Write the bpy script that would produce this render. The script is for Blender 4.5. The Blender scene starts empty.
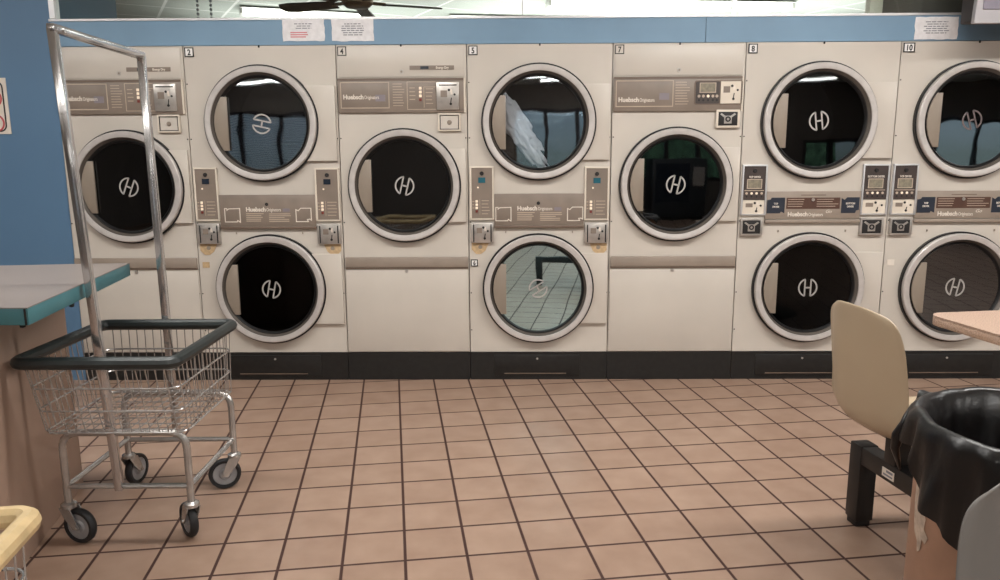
import bpy, bmesh, math, random
from mathutils import Vector, Matrix
random.seed(7)
SC = bpy.context.scene
COL = SC.collection
PI = math.pi

# ------------------------------------------------------------------ helpers
def lin(c):
    def f(v):
        v /= 255.0
        return v/12.92 if v <= .04045 else ((v+.055)/1.055)**2.4
    return (f(c[0]), f(c[1]), f(c[2]), 1.0)

class MB:
    """collects vertices and faces of ONE mesh object"""
    def __init__(s): s.v = []; s.f = []; s.m = []; s.k = 0
    def add(s, vs, fs):
        o = len(s.v); s.v += [tuple(p) for p in vs]
        for f in fs: s.f.append([i+o for i in f]); s.m.append(s.k)
        return s
    def box(s, x0, x1, y0, y1, z0, z1):
        return s.add([(x0,y0,z0),(x1,y0,z0),(x1,y1,z0),(x0,y1,z0),(x0,y0,z1),(x1,y0,z1),(x1,y1,z1),(x0,y1,z1)],
                     [(0,3,2,1),(4,5,6,7),(0,1,5,4),(1,2,6,5),(2,3,7,6),(3,0,4,7)])
    def prism(s, poly, y0, y1):
        """poly in x,z (counter-clockwise seen from -y); front at y0"""
        n = len(poly)
        s.add([(p[0],y0,p[1]) for p in poly]+[(p[0],y1,p[1]) for p in poly],
              [list(range(n)), list(range(2*n-1,n-1,-1))]+[(i,n+i,n+(i+1)%n,(i+1)%n) for i in range(n)])
        return s
    def slab(s, poly, z0, z1):
        n = len(poly)
        s.add([(p[0],p[1],z0) for p in poly]+[(p[0],p[1],z1) for p in poly],
              [list(range(n-1,-1,-1)), list(range(n,2*n))]+[(i,(i+1)%n,n+(i+1)%n,n+i) for i in range(n)])
        return s
    def tube(s, pts, r, seg=8, closed=False, square=False, cap=True):
        pts = [Vector(p) for p in pts]; n = len(pts)
        if square: seg = 4
        def tan(i):
            a = pts[(i-1) % n] if (closed or i > 0) else pts[i]
            b = pts[(i+1) % n] if (closed or i < n-1) else pts[i]
            d = b-a
            return d.normalized() if d.length > 1e-9 else Vector((0,0,1))
        t0 = tan(0)
        ref = Vector((0,1,0)) if abs(t0.y) < .8 else Vector((1,0,0))
        nrm = (ref - t0*ref.dot(t0)).normalized(); rings = []; vs = []
        for i in range(n):
            t = tan(i); nrm = (nrm - t*nrm.dot(t)).normalized(); b = t.cross(nrm)
            rr = r[i] if isinstance(r, (list, tuple)) else r
            for k in range(seg):
                a = 2*PI*(k+(.5 if square else 0))/seg; q = rr*(1.414 if square else 1)
                vs.append(pts[i]+nrm*(q*math.cos(a))+b*(q*math.sin(a)))
        fs = []
        for i in range(n if closed else n-1):
            for k in range(seg):
                j = (i+1) % n
                fs.append((i*seg+k, i*seg+(k+1)%seg, j*seg+(k+1)%seg, j*seg+k))
        if cap and not closed:
            fs.append(list(range(seg-1,-1,-1))); fs.append([(n-1)*seg+k for k in range(seg)])
        return s.add(vs, fs)
    def lathe(s, prof, c=(0,0,0), axis='y', seg=64, close=False):
        """prof: list of (radius, position along the axis)"""
        vs = []; n = len(prof)
        for i in range(seg):
            a = 2*PI*i/seg; ca, sa = math.cos(a), math.sin(a)
            for r, h in prof:
                if axis == 'y': vs.append((c[0]+r*ca, c[1]+h, c[2]+r*sa))
                elif axis == 'z': vs.append((c[0]+r*ca, c[1]+r*sa, c[2]+h))
                else: vs.append((c[0]+h, c[1]+r*ca, c[2]+r*sa))
        fs = []
        for i in range(seg):
            j = (i+1) % seg
            for k in range(n-1 if not close else n):
                l = (k+1) % n
                fs.append((i*n+k, j*n+k, j*n+l, i*n+l))
        return s.add(vs, fs)
    def disc(s, cx, y, cz, r, seg=24, th=.002):
        return s.prism([(cx+r*math.cos(2*PI*i/seg), cz+r*math.sin(2*PI*i/seg)) for i in range(seg)], y-th, y)
    def ribbon(s, pts, w, y, closed=False, th=.0012):
        """flat stroke of width w in the x-z plane"""
        n = len(pts); P = [Vector((p[0], p[1])) for p in pts]; L = []; R = []
        for i in range(n):
            a = P[(i-1) % n] if (closed or i > 0) else P[i]; b = P[(i+1) % n] if (closed or i < n-1) else P[i]
            d1 = (P[i]-a); d2 = (b-P[i])
            d1 = d1.normalized() if d1.length > 1e-9 else d2.normalized()
            d2 = d2.normalized() if d2.length > 1e-9 else d1
            t = (d1+d2).normalized() if (d1+d2).length > 1e-6 else d1
            nn = Vector((-t.y, t.x)); k = 1/max(.5, nn.dot(Vector((-d1.y, d1.x))))
            L.append(P[i]+nn*(w/2*k)); R.append(P[i]-nn*(w/2*k))
        for i in range(n if closed else n-1):
            j = (i+1) % n
            q = [R[i], R[j], L[j], L[i]]
            s.add([(p.x, y-th, p.y) for p in q]+[(p.x, y, p.y) for p in q],
                  [(0,1,2,3),(7,6,5,4),(0,4,5,1),(1,5,6,2),(2,6,7,3),(3,7,4,0)])
        return s
    def frame(s, x0, x1, z0, z1, w, y0, y1):
        s.box(x0,x1,y0,y1,z1-w,z1); s.box(x0,x1,y0,y1,z0,z0+w)
        s.box(x0,x0+w,y0,y1,z0+w,z1-w); s.box(x1-w,x1,y0,y1,z0+w,z1-w); return s
    def holed(s, x0, x1, z0, z1, holes, y):
        """front panel (facing -y) between x0..x1, with round holes stacked in z: list of (cx, cz, r)"""
        holes = sorted(holes, key=lambda h: h[1])
        cuts = [z0]+[(holes[i][1]+holes[i+1][1])/2 for i in range(len(holes)-1)]+[z1]
        for i, (cx, cz, r) in enumerate(holes):
            a0, a1 = cuts[i], cuts[i+1]; N = 72; vs = []
            for k in range(N):
                a = 2*PI*k/N; ca, sa = math.cos(a), math.sin(a)
                tx = ((x1-cx)/ca) if ca > 1e-6 else ((x0-cx)/ca if ca < -1e-6 else 1e9)
                tz = ((a1-cz)/sa) if sa > 1e-6 else ((a0-cz)/sa if sa < -1e-6 else 1e9)
                t = min(tx, tz)
                vs += [(cx+r*ca, y, cz+r*sa), (cx+t*ca, y, cz+t*sa)]
            fs = [(2*k, 2*k+1, 2*((k+1) % N)+1, 2*((k+1) % N)) for k in range(N)]
            s.add(vs, fs)
            # the four corner triangles the polar quads leave out
            for sx, sz in ((x1,a1),(x0,a1),(x0,a0),(x1,a0)):
                ang = math.atan2(sz-cz, sx-cx) % (2*PI); k = int(ang/(2*PI)*N) % N
                pa, pb = vs[2*k+1], vs[2*((k+1) % N)+1]
                s.add([pa, (sx,y,sz), pb], [(0,1,2)])
        return s
    def build(s, name, mats, parent=None, bevel=0, smooth=None, seg=2, merge=True):
        me = bpy.data.meshes.new(name); me.from_pydata(s.v, [], s.f)
        for m in (mats if isinstance(mats, (list, tuple)) else [mats]): me.materials.append(m)
        for p, k in zip(me.polygons, s.m): p.material_index = k
        bm = bmesh.new(); bm.from_mesh(me)
        if merge: bmesh.ops.remove_doubles(bm, verts=bm.verts, dist=1e-5)
        bmesh.ops.recalc_face_normals(bm, faces=bm.faces)
        if bevel:
            es = [e for e in bm.edges if len(e.link_faces) == 2 and e.calc_face_angle(0) > .5]
            bmesh.ops.bevel(bm, geom=es, offset=bevel, segments=seg, profile=.5, affect='EDGES', clamp_overlap=True)
        ang = smooth if smooth is not None else .6
        for f in bm.faces: f.smooth = True
        for e in bm.edges:
            e.smooth = len(e.link_faces) == 2 and e.calc_face_angle(0) <= ang
        bm.to_mesh(me); bm.free()
        o = bpy.data.objects.new(name, me); COL.objects.link(o)
        if parent: o.parent = parent
        return o

def tag(o, label=None, cat=None, group=None, kind=None):
    if label: o['label'] = label
    if cat: o['category'] = cat
    if group: o['group'] = group
    if kind: o['kind'] = kind
    return o
def empty(name, loc, rz=0, label=None, cat=None, group=None):
    o = bpy.data.objects.new(name, None); COL.objects.link(o)
    o.location = loc; o.rotation_euler = (0,0,rz); o.empty_display_size = .1
    return tag(o, label, cat, group)
def copy_tree(o, parent=None):
    c = o.copy(); COL.objects.link(c); c.parent = parent
    for ch in list(o.children): copy_tree(ch, c)
    return c
def text(name, s, size, x, y, z, mat, parent, align='LEFT', bold=0.0, sx=1.0, shear=0.0):
    """lettering that faces -y, baseline at z"""
    cu = bpy.data.curves.new('lettering', 'FONT'); cu.body = s; cu.size = size; cu.align_x = align
    cu.offset = bold; cu.extrude = .0006; cu.shear = shear; cu.resolution_u = 3; cu.space_line = 1.2
    tmp = bpy.data.objects.new('tmp', cu); COL.objects.link(tmp)
    dg = bpy.context.evaluated_depsgraph_get(); dg.update()
    me = bpy.data.meshes.new_from_object(tmp.evaluated_get(dg))
    bpy.data.objects.remove(tmp); bpy.data.curves.remove(cu)
    for v in me.vertices: v.co = (x+v.co.x*sx, y-v.co.z-.0006, z+v.co.y)
    me.materials.clear(); me.materials.append(mat)
    o = bpy.data.objects.new(name, me); COL.objects.link(o); o.parent = parent
    return o

# ------------------------------------------------------------------ materials
def mat(name, c, rough=.5, metal=0.0, var=.05, scale=8.0, bump=0.0, spec=.5, coat=0.0, c2=None):
    m = bpy.data.materials.new(name); m.use_nodes = True; nt = m.node_tree; N = nt.nodes; L = nt.links
    b = N['Principled BSDF']
    tc = N.new('ShaderNodeTexCoord'); no = N.new('ShaderNodeTexNoise'); no.inputs['Scale'].default_value = scale; no.inputs['Detail'].default_value = 4
    L.new(tc.outputs['Object'], no.inputs['Vector'])
    mx = N.new('ShaderNodeMix'); mx.data_type = 'RGBA'
    a = lin(c); d = lin(c2) if c2 else tuple(max(0, v*(1-2*var)) for v in a[:3])+(1,)
    mx.inputs[6].default_value = d; mx.inputs[7].default_value = tuple(min(1, v*(1+(0 if c2 else var))) for v in a[:3])+(1,)
    rp = N.new('ShaderNodeMapRange'); rp.inputs[1].default_value = .3; rp.inputs[2].default_value = .7
    L.new(no.outputs['Fac'], rp.inputs[0]); L.new(rp.outputs[0], mx.inputs[0]); L.new(mx.outputs[2], b.inputs['Base Color'])
    b.inputs['Roughness'].default_value = rough; b.inputs['Metallic'].default_value = metal
    b.inputs['Specular IOR Level'].default_value = spec; b.inputs['Coat Weight'].default_value = coat
    if bump:
        bp = N.new('ShaderNodeBump'); bp.inputs['Strength'].default_value = bump; bp.inputs['Distance'].default_value = .01
        L.new(no.outputs['Fac'], bp.inputs['Height']); L.new(bp.outputs[0], b.inputs['Normal'])
    return m
def emit(name, c, s):
    m = bpy.data.materials.new(name); m.use_nodes = True; nt = m.node_tree; N = nt.nodes
    b = N['Principled BSDF']; b.inputs['Base Color'].default_value = lin(c)
    b.inputs['Emission Color'].default_value = lin(c); b.inputs['Emission Strength'].default_value = s
    return m
def glass(name, tint, refl, rough=.02, wave=0.0, gc=(.9,.95,1,1)):
    """a thin pane: tinted see-through plus a mirror sheen"""
    m = bpy.data.materials.new(name); m.use_nodes = True; nt = m.node_tree; N = nt.nodes; L = nt.links
    N.remove(N['Principled BSDF']); out = N['Material Output']
    t = N.new('ShaderNodeBsdfTransparent'); t.inputs[0].default_value = lin(tint)
    g = N.new('ShaderNodeBsdfGlossy'); g.inputs['Roughness'].default_value = rough; g.inputs[0].default_value = gc
    fr = N.new('ShaderNodeLayerWeight'); fr.inputs[0].default_value = .25
    ma = N.new('ShaderNodeMath'); ma.operation = 'MULTIPLY_ADD'; ma.inputs[1].default_value = .3; ma.inputs[2].default_value = refl; ma.use_clamp = True
    mx = N.new('ShaderNodeMixShader')
    L.new(fr.outputs['Fresnel'], ma.inputs[0]); L.new(ma.outputs[0], mx.inputs[0]); L.new(t.outputs[0], mx.inputs[1]); L.new(g.outputs[0], mx.inputs[2]); L.new(mx.outputs[0], out.inputs[0])
    if wave:
        tc = N.new('ShaderNodeTexCoord'); no = N.new('ShaderNodeTexNoise'); no.inputs['Scale'].default_value = 5; no.inputs['Detail'].default_value = 1
        bp = N.new('ShaderNodeBump'); bp.inputs['Strength'].default_value = wave; bp.inputs['Distance'].default_value = .02
        L.new(tc.outputs['Object'], no.inputs['Vector']); L.new(no.outputs['Fac'], bp.inputs['Height']); L.new(bp.outputs[0], g.inputs['Normal'])
    return m

M = dict(
 cream=mat('cream_enamel', (198,190,180), .38, var=.03, scale=3, bump=.02),
 cream2=mat('cream_enamel_plate', (200,192,182), .36, var=.02, scale=4),
 taupe=mat('taupe_enamel', (132,119,108), .4, var=.06, scale=10),
 taupe_light=mat('taupe_strip', (148,135,123), .4, var=.05, scale=10),
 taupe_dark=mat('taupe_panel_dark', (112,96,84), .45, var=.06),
 handle=mat('beige_pull', (142,130,117), .42, var=.04),
 kick=mat('black_kick_plate', (25,24,23), .5, var=.2, scale=30),
 black=mat('black_rubber', (18,17,18), .45, var=.1),
 dark=mat('dark_gap', (25,22,20), .8),
 steel=mat('brushed_door_ring', (198,192,188), .36, .25, var=.05, scale=20),
 bezel=mat('taupe_inner_ring', (96,89,83), .35, .2, var=.08),
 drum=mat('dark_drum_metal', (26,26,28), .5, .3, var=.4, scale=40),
 chrome=mat('worn_chrome', (186,183,180), .26, .7, var=.08, scale=25),
 chrome_bright=mat('bright_chrome_tube', (205,203,203), .14, .85, var=.05),
 coin=mat('coin_plate_steel', (188,182,176), .3, .6, var=.08, scale=30),
 coin_white=mat('coin_plate_ivory', (214,203,188), .4, var=.03),
 silver=mat('silver_trim', (205,205,206), .3, .5, var=.04),
 plate=mat('white_plate', (236,234,232), .5, var=.02),
 ink_white=mat('white_ink', (222,212,200), .6),
 ink_tan=mat('pale_tan_ink', (182,165,148), .6),
 ink_black=mat('black_ink', (28,26,26), .6),
 ink_grey=mat('grey_ink', (130,130,136), .7),
 ink_red=mat('red_ink', (206,128,134), .7),
 sign_red=mat('sign_red', (186,70,76), .6),
 lav=mat('lavender_logo_ink', (132,124,130), .6),
 brown_info=mat('brown_information_panel', (82,56,46), .45),
 blue_dark=mat('dark_blue_label', (38,44,56), .4),
 ctl_dark=mat('charcoal_control_face', (66,57,54), .4),
 lcd=mat('display_window', (36,44,56), .2),
 lcd_teal=mat('display_window_teal', (46,98,112), .2),
 lcd_grey=mat('display_window_grey', (120,116,104), .25, c2=(150,140,120), scale=60),
 white_btn=emit('white_button', (238,220,198), .25),
 red_btn=mat('red_button', (120,48,40), .4),
 emblem=mat('silver_emblem', (176,172,168), .45, .2),
 emblem_faint=mat('faint_emblem', (104,92,92), .5),
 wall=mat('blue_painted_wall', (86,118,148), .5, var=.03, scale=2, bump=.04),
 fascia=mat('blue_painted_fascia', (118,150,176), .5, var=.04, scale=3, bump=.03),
 paper=mat('crumpled_white_paper', (228,226,228), .6, var=.05, scale=40, bump=.25),
 teal=mat('teal_counter_edge', (66,116,124), .4, var=.06, scale=8),
 laminate=mat('pale_laminate_top', (126,117,112), .38, var=.03, scale=4),
 base=mat('beige_counter_panel', (160,134,118), .55, var=.04, scale=3),
 bumper=mat('black_green_bumper', (36,42,42), .42, var=.15, scale=14, bump=.1),
 bumper_cream=mat('aged_cream_bumper', (206,180,134), .5, var=.1, scale=22, bump=.3),
 tyre=mat('black_tyre', (28,28,30), .6),
 hub=mat('grey_wheel_hub', (150,150,152), .4, .2),
 shell=mat('cream_fibreglass', (174,156,131), .42, var=.02, scale=3),
 shell_grey=mat('grey_fibreglass', (112,108,104), .5, var=.03, scale=6),
 beam=mat('black_painted_steel', (24,21,20), .5, var=.2, scale=20, bump=.05),
 bin=mat('peach_bin_paint', (160,124,102), .5, var=.08, scale=9, bump=.05),
 bin_worn=mat('peeled_pale_primer', (186,166,148), .7, var=.2, scale=40),
 bag=mat('black_bin_liner', (20,17,17), .32, var=.2, scale=12, bump=.4),
 wood=mat('dark_brown_blade', (58,44,38), .5, var=.1),
 brass=mat('antique_brass', (128,108,88), .35, .7),
 tv=mat('pale_grey_monitor', (178,176,180), .45, var=.03),
 tv_dark=mat('dark_monitor_case', (62,58,58), .6),
 tv_screen=mat('lavender_grey_screen', (140,136,148), .3),
 post=mat('cream_post', (196,190,178), .5),
 dark_wall=mat('dark_grey_column', (96,88,84), .7),
 white_paint=mat('white_painted_metal', (224,224,220), .45),
 tube=emit('fluorescent_tube', (255,252,246), 9),
 far=mat('pale_plaster', (170,166,160), .8, var=.03, scale=2),
 room=mat('room_plaster', (120,112,106), .85, var=.05, scale=2),
 blind=mat('white_blind_slats', (206,210,216), .6),
 frame=mat('dark_window_frame', (52,44,46), .5),
 vend=mat('dark_machine', (46,50,54), .45),
 cloth_white=mat('white_cotton', (240,239,242), .9, var=.1, scale=10, bump=.3),
 cloth_brown=mat('brown_cotton', (98,82,66), .9, var=.12, scale=10, bump=.3),
 cloth_navy=mat('navy_cotton', (40,46,62), .9, var=.12, scale=10, bump=.3),
 leaf=mat('hedge_green', (92,118,86), .8, var=.4, scale=6, bump=.5),
 asphalt=mat('outside_ground', (128,128,128), .9, var=.1),
 cream_tag=mat('yellowed_bracket', (196,168,130), .5, .1, var=.1, scale=60),
 g_dark=glass('dark_door_glass', (110,115,120), .015),
 g_blue=glass('blue_sheen_door_glass', (150,165,175), .78, wave=.02, gc=(.62,.92,1,1)),  # bluish daylight sheen is put into the reflection colour
 g_mid=glass('smoky_door_glass', (130,138,142), .13, wave=.015),
 g_bright=glass('bright_door_glass', (170,178,182), .3, wave=.03),
 g_clear=glass('clear_door_glass', (242,244,245), .16, wave=.02),
 g_pane=glass('greenish_pane', (247,251,249), .03),
 g_win=glass('shop_window_glass', (225,235,238), .03),
)

# floor: square terracotta tiles, laid at a slight angle to the machines
def floor_mat():
    m = bpy.data.materials.new('terracotta_floor_tiles'); m.use_nodes = True; nt = m.node_tree; N = nt.nodes; L = nt.links
    b = N['Principled BSDF']
    tc = N.new('ShaderNodeTexCoord'); mp = N.new('ShaderNodeMapping'); mp.vector_type = 'TEXTURE'
    mp.inputs['Location'].default_value = (1.0357,-2.1542,0); mp.inputs['Rotation'].default_value = (0,0,.151); mp.inputs['Scale'].default_value = (.2032,.2032,1)
    L.new(tc.outputs['Object'], mp.inputs[0])
    fr = N.new('ShaderNodeVectorMath'); fr.operation = 'FRACTION'; L.new(mp.outputs[0], fr.inputs[0])
    fl = N.new('ShaderNodeVectorMath'); fl.operation = 'FLOOR'; L.new(mp.outputs[0], fl.inputs[0])
    sb = N.new('ShaderNodeVectorMath'); sb.operation = 'SUBTRACT'; sb.inputs[1].default_value = (.5,.5,.5); L.new(fr.outputs[0], sb.inputs[0])
    ab = N.new('ShaderNodeVectorMath'); ab.operation = 'ABSOLUTE'; L.new(sb.outputs[0], ab.inputs[0])
    sx = N.new('ShaderNodeSeparateXYZ'); L.new(ab.outputs[0], sx.inputs[0])
    mx = N.new('ShaderNodeMath'); mx.operation = 'MAXIMUM'; L.new(sx.outputs[0], mx.inputs[0]); L.new(sx.outputs[1], mx.inputs[1])
    gr = N.new('ShaderNodeMapRange'); gr.inputs[1].default_value = .470; gr.inputs[2].default_value = .481; L.new(mx.outputs[0], gr.inputs[0])
    wn = N.new('ShaderNodeTexWhiteNoise'); wn.noise_dimensions = '2D'; L.new(fl.outputs[0], wn.inputs['Vector'])
    no = N.new('ShaderNodeTexNoise'); no.inputs['Scale'].default_value = 1.6; no.inputs['Detail'].default_value = 5; L.new(mp.outputs[0], no.inputs['Vector'])
    c1 = N.new('ShaderNodeMix'); c1.data_type = 'RGBA'; c1.inputs[6].default_value = lin((141,114,97)); c1.inputs[7].default_value = lin((163,137,119))
    ad = N.new('ShaderNodeMath'); ad.operation = 'MULTIPLY_ADD'; ad.inputs[1].default_value = .35; L.new(wn.outputs['Value'], ad.inputs[0])
    rg = N.new('ShaderNodeMapRange'); rg.inputs[1].default_value = .3; rg.inputs[2].default_value = .7; rg.inputs[4].default_value = .65
    L.new(no.outputs['Fac'], rg.inputs[0]); L.new(rg.outputs[0], ad.inputs[2]); L.new(ad.outputs[0], c1.inputs[0])
    c2 = N.new('ShaderNodeMix'); c2.data_type = 'RGBA'; c2.inputs[7].default_value = lin((60,34,27)); L.new(gr.outputs[0], c2.inputs[0]); L.new(c1.outputs[2], c2.inputs[6])
    L.new(c2.outputs[2], b.inputs['Base Color'])
    ro = N.new('ShaderNodeMapRange'); ro.inputs[3].default_value = .42; ro.inputs[4].default_value = .8; L.new(gr.outputs[0], ro.inputs[0]); L.new(ro.outputs[0], b.inputs['Roughness'])
    iv = N.new('ShaderNodeMath'); iv.operation = 'SUBTRACT'; iv.inputs[0].default_value = 1; L.new(gr.outputs[0], iv.inputs[1])
    bp = N.new('ShaderNodeBump'); bp.inputs['Strength'].default_value = .5; bp.inputs['Distance'].default_value = .003; L.new(iv.outputs[0], bp.inputs['Height']); L.new(bp.outputs[0], b.inputs['Normal'])
    return m
def ceiling_mat():
    m = bpy.data.materials.new('white_ceiling_panels'); m.use_nodes = True; nt = m.node_tree; N = nt.nodes; L = nt.links
    b = N['Principled BSDF']; b.inputs['Roughness'].default_value = .8
    tc = N.new('ShaderNodeTexCoord'); mp = N.new('ShaderNodeMapping'); mp.vector_type = 'TEXTURE'
    mp.inputs['Rotation'].default_value = (0,0,.5); mp.inputs['Scale'].default_value = (.6,.6,1); L.new(tc.outputs['Object'], mp.inputs[0])
    fr = N.new('ShaderNodeVectorMath'); fr.operation = 'FRACTION'; L.new(mp.outputs[0], fr.inputs[0])
    sb = N.new('ShaderNodeVectorMath'); sb.operation = 'SUBTRACT'; sb.inputs[1].default_value = (.5,.5,.5); L.new(fr.outputs[0], sb.inputs[0])
    ab = N.new('ShaderNodeVectorMath'); ab.operation = 'ABSOLUTE'; L.new(sb.outputs[0], ab.inputs[0])
    sx = N.new('ShaderNodeSeparateXYZ'); L.new(ab.outputs[0], sx.inputs[0])
    mx = N.new('ShaderNodeMath'); mx.operation = 'MAXIMUM'; L.new(sx.outputs[0], mx.inputs[0]); L.new(sx.outputs[1], mx.inputs[1])
    gr = N.new('ShaderNodeMapRange'); gr.inputs[1].default_value = .475; gr.inputs[2].default_value = .48; L.new(mx.outputs[0], gr.inputs[0])
    c = N.new('ShaderNodeMix'); c.data_type = 'RGBA'; c.inputs[6].default_value = lin((190,196,190)); c.inputs[7].default_value = lin((240,240,238))
    L.new(gr.outputs[0], c.inputs[0]); L.new(c.outputs[2], b.inputs['Base Color'])
    return m
def speckle_mat():
    m = mat('speckled_tabletop', (176,150,132), .4, var=.02)
    nt = m.node_tree; N = nt.nodes; L = nt.links; b = N['Principled BSDF']
    tc = N.new('ShaderNodeTexCoord'); no = N.new('ShaderNodeTexNoise'); no.inputs['Scale'].default_value = 260; no.inputs['Detail'].default_value = 2
    L.new(tc.outputs['Object'], no.inputs['Vector'])
    r = N.new('ShaderNodeValToRGB'); r.color_ramp.elements[0].position = .38; r.color_ramp.elements[0].color = lin((138,112,96)); r.color_ramp.elements[1].position = .6; r.color_ramp.elements[1].color = lin((190,164,146))
    L.new(no.outputs['Fac'], r.inputs[0]); L.new(r.outputs[0], b.inputs['Base Color'])
    return m
def translucent(name, c):
    m = bpy.data.materials.new(name); m.use_nodes = True; nt = m.node_tree; N = nt.nodes; L = nt.links
    t = N.new('ShaderNodeBsdfTranslucent'); t.inputs[0].default_value = lin(c); mx = N.new('ShaderNodeMixShader'); mx.inputs[0].default_value = .7
    N['Principled BSDF'].inputs['Base Color'].default_value = lin(c)
    L.new(N['Principled BSDF'].outputs[0], mx.inputs[1]); L.new(t.outputs[0], mx.inputs[2]); L.new(mx.outputs[0], N['Material Output'].inputs[0])
    return m
M['blind'] = translucent('white_blind_slats', (225,228,232))
M['floor'] = floor_mat(); M['ceiling'] = ceiling_mat(); M['speckle'] = speckle_mat()

# ------------------------------------------------------------------ camera
def V(*a): return Vector(a)
r_, u_, f_ = V(.99993835,.00990422,-.00502075), V(.00320342,.17562759,.98445147), V(-.01063201,.98440686,-.17558503)
cam_d = bpy.data.cameras.new('camera'); cam = bpy.data.objects.new('camera', cam_d); COL.objects.link(cam)
cam_d.sensor_width = 36; cam_d.lens = 756.0/1000*36; cam_d.clip_start = .02
mw = Matrix.Identity(4)
for i in range(3): mw[i][0] = r_[i]; mw[i][1] = u_[i]; mw[i][2] = -f_[i]
mw.translation = (2.1779,-4.3081,1.3041); cam.matrix_world = mw
SC.camera = cam

# ------------------------------------------------------------------ the setting
X0, X1, YF, YB, ZC = -5.0, 13.0, -12.0, 8.0, 2.75
FT = 2.045                      # top of the blue fascia
def struct(name, mb, m, parent=None, **k):
    o = mb.build(name, m, parent, **k)
    if not parent: o['kind'] = 'structure'
    return o
struct('floor', MB().box(X0,X1,YF,YB,-.1,0), M['floor'])
struct('ceiling', MB().box(X0,X1,YF,YB,ZC,ZC+.1), M['ceiling'])
# blue fascia over the machines, in sheets with fine joints
fb = MB()
for a, b in ((-.33,3.2575),(3.2605,5.9)): fb.box(a,b,0,.05,1.905,FT-.008)
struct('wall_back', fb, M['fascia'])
struct('trim_1', MB().box(-.33,5.9,-.006,.06,FT-.008,FT+.004), M['silver'])
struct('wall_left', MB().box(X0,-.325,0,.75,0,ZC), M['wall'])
struct('wall_right', MB().box(5.9,X1,0,.12,0,ZC), M['room'])
struct('wall_west', MB().box(X0-.1,X0,YF,YB,0,ZC), M['room'])
struct('wall_east', MB().box(X1,X1+.1,YF,YB,0,ZC), M['room'])
struct('wall_rear', MB().box(X0,X1,YB,YB+.1,0,ZC), M['far'])
struct('window_1', MB().box(-.30,5.9,.020,.026,FT+.008,ZC), M['g_pane'])
tr = MB(); tr.box(-.325,-.295,.0,.05,FT+.008,ZC); tr.box(2.258,2.264,.012,.034,FT+.008,ZC); tr.box(3.398,3.424,.01,.036,FT+.008,ZC)
struct('trim_2', tr, M['silver'])
struct('trim_3', MB().box(4.178,4.250,.09,.15,0,ZC), M['post'], bevel=.004)
struct('trim_4', MB().box(4.256,5.85,.16,.24,0,ZC), M['dark_wall'])

# shop front behind the photographer: solid wall with window openings (seen in the door glass)
wins = [(-4.3,-1.8,.9,2.2), (2.3,4.35,.75,2.25), (4.85,6.9,.75,2.3), (8.4,9.6,.75,1.6), (10.3,12.9,.7,2.0)]
wf = MB(); xs = X0
for a, b, z0, z1 in wins:
    wf.box(xs,a,YF-.15,YF,0,ZC); wf.box(a,b,YF-.15,YF,0,z0); wf.box(a,b,YF-.15,YF,z1,ZC); xs = b
wf.box(xs,X1,YF-.15,YF,0,ZC)
struct('wall_front', wf, M['room'])
for i, (a, b, z0, z1) in enumerate(wins):
    w = struct('window_%d' % (i+2), MB().box(a,b,YF-.08,YF-.074,z0,z1), M['g_win'])
    fm = MB().frame(a,b,z0,z1,.06,YF-.12,YF+.02)
    n = max(1, round((b-a)/.75))
    for k in range(1, n): fm.box(a+(b-a)*k/n-.04, a+(b-a)*k/n+.04, YF-.12, YF+.02, z0, z1)
    fm.build('window_frame', M['frame'], w)
    if i == 0:
        bl = MB()
        for k in range(26): bl.box(a+.06,b-.06,YF-.03,YF-.012,z0+.06+k*.046,z0+.06+k*.046+.034)
        bl.build('blind', M['blind'], w)
struct('ground', MB().box(-40,50,-60,YF-.15,-.15,-.05), M['asphalt'])

# greenery outside the shop front and a dark vending machine by it, both seen in the door glass
def hedge(x0, x1, y, h, label):
    mb = MB(); rg = random.Random(4)
    nx = int((x1-x0)/.12)
    vs = []; rows = 14
    for i in range(nx+1):
        for k in range(rows+1):
            t = k/rows; a = PI*t
            vs.append((x0+(x1-x0)*i/nx+rg.uniform(-.05,.05), y+.5*math.cos(a)+rg.uniform(-.07,.07), max(0, h*min(1, 1.6*math.sin(a))+(rg.uniform(-.12,.12) if 0 < k < rows else 0))))
    mb.add(vs, [(i*(rows+1)+k, (i+1)*(rows+1)+k, (i+1)*(rows+1)+k+1, i*(rows+1)+k+1) for i in range(nx) for k in range(rows)])
    return tag(mb.build('hedge', M['leaf'], smooth=.2), label, 'hedge')
hedge(4.6,10.4,-15.5,2.7,'tall green hedge outside the shop window, mirrored in the upper doors')
vm = empty('vending_machine', (5.6,-11.3,0), 0, 'dark vending machine by the shop window, mirrored in dryer 7 door', 'vending machine')
MB().box(-.55,.55,-.35,.35,.06,1.22).build('machine_body', M['vend'], vm, bevel=.02)
MB().box(-.48,.20,.35,.36,.35,1.12).build('display_front', M['lcd'], vm)
MB().box(.27,.48,.35,.365,.7,1.05).build('coin_panel', M['coin'], vm)
MB().box(-.5,.5,-.3,.3,0,.06).build('plinth', M['black'], vm)

# ------------------------------------------------------------------ dryers
def rr(x0, x1, z0, z1, r, n=5):
    p = []
    for cx, cz, a0 in ((x1-r,z0+r,-90),(x1-r,z1-r,0),(x0+r,z1-r,90),(x0+r,z0+r,180)):
        for k in range(n+1):
            a = math.radians(a0+90*k/n); p.append((cx+r*math.cos(a), cz+r*math.sin(a)))
    return p

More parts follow.
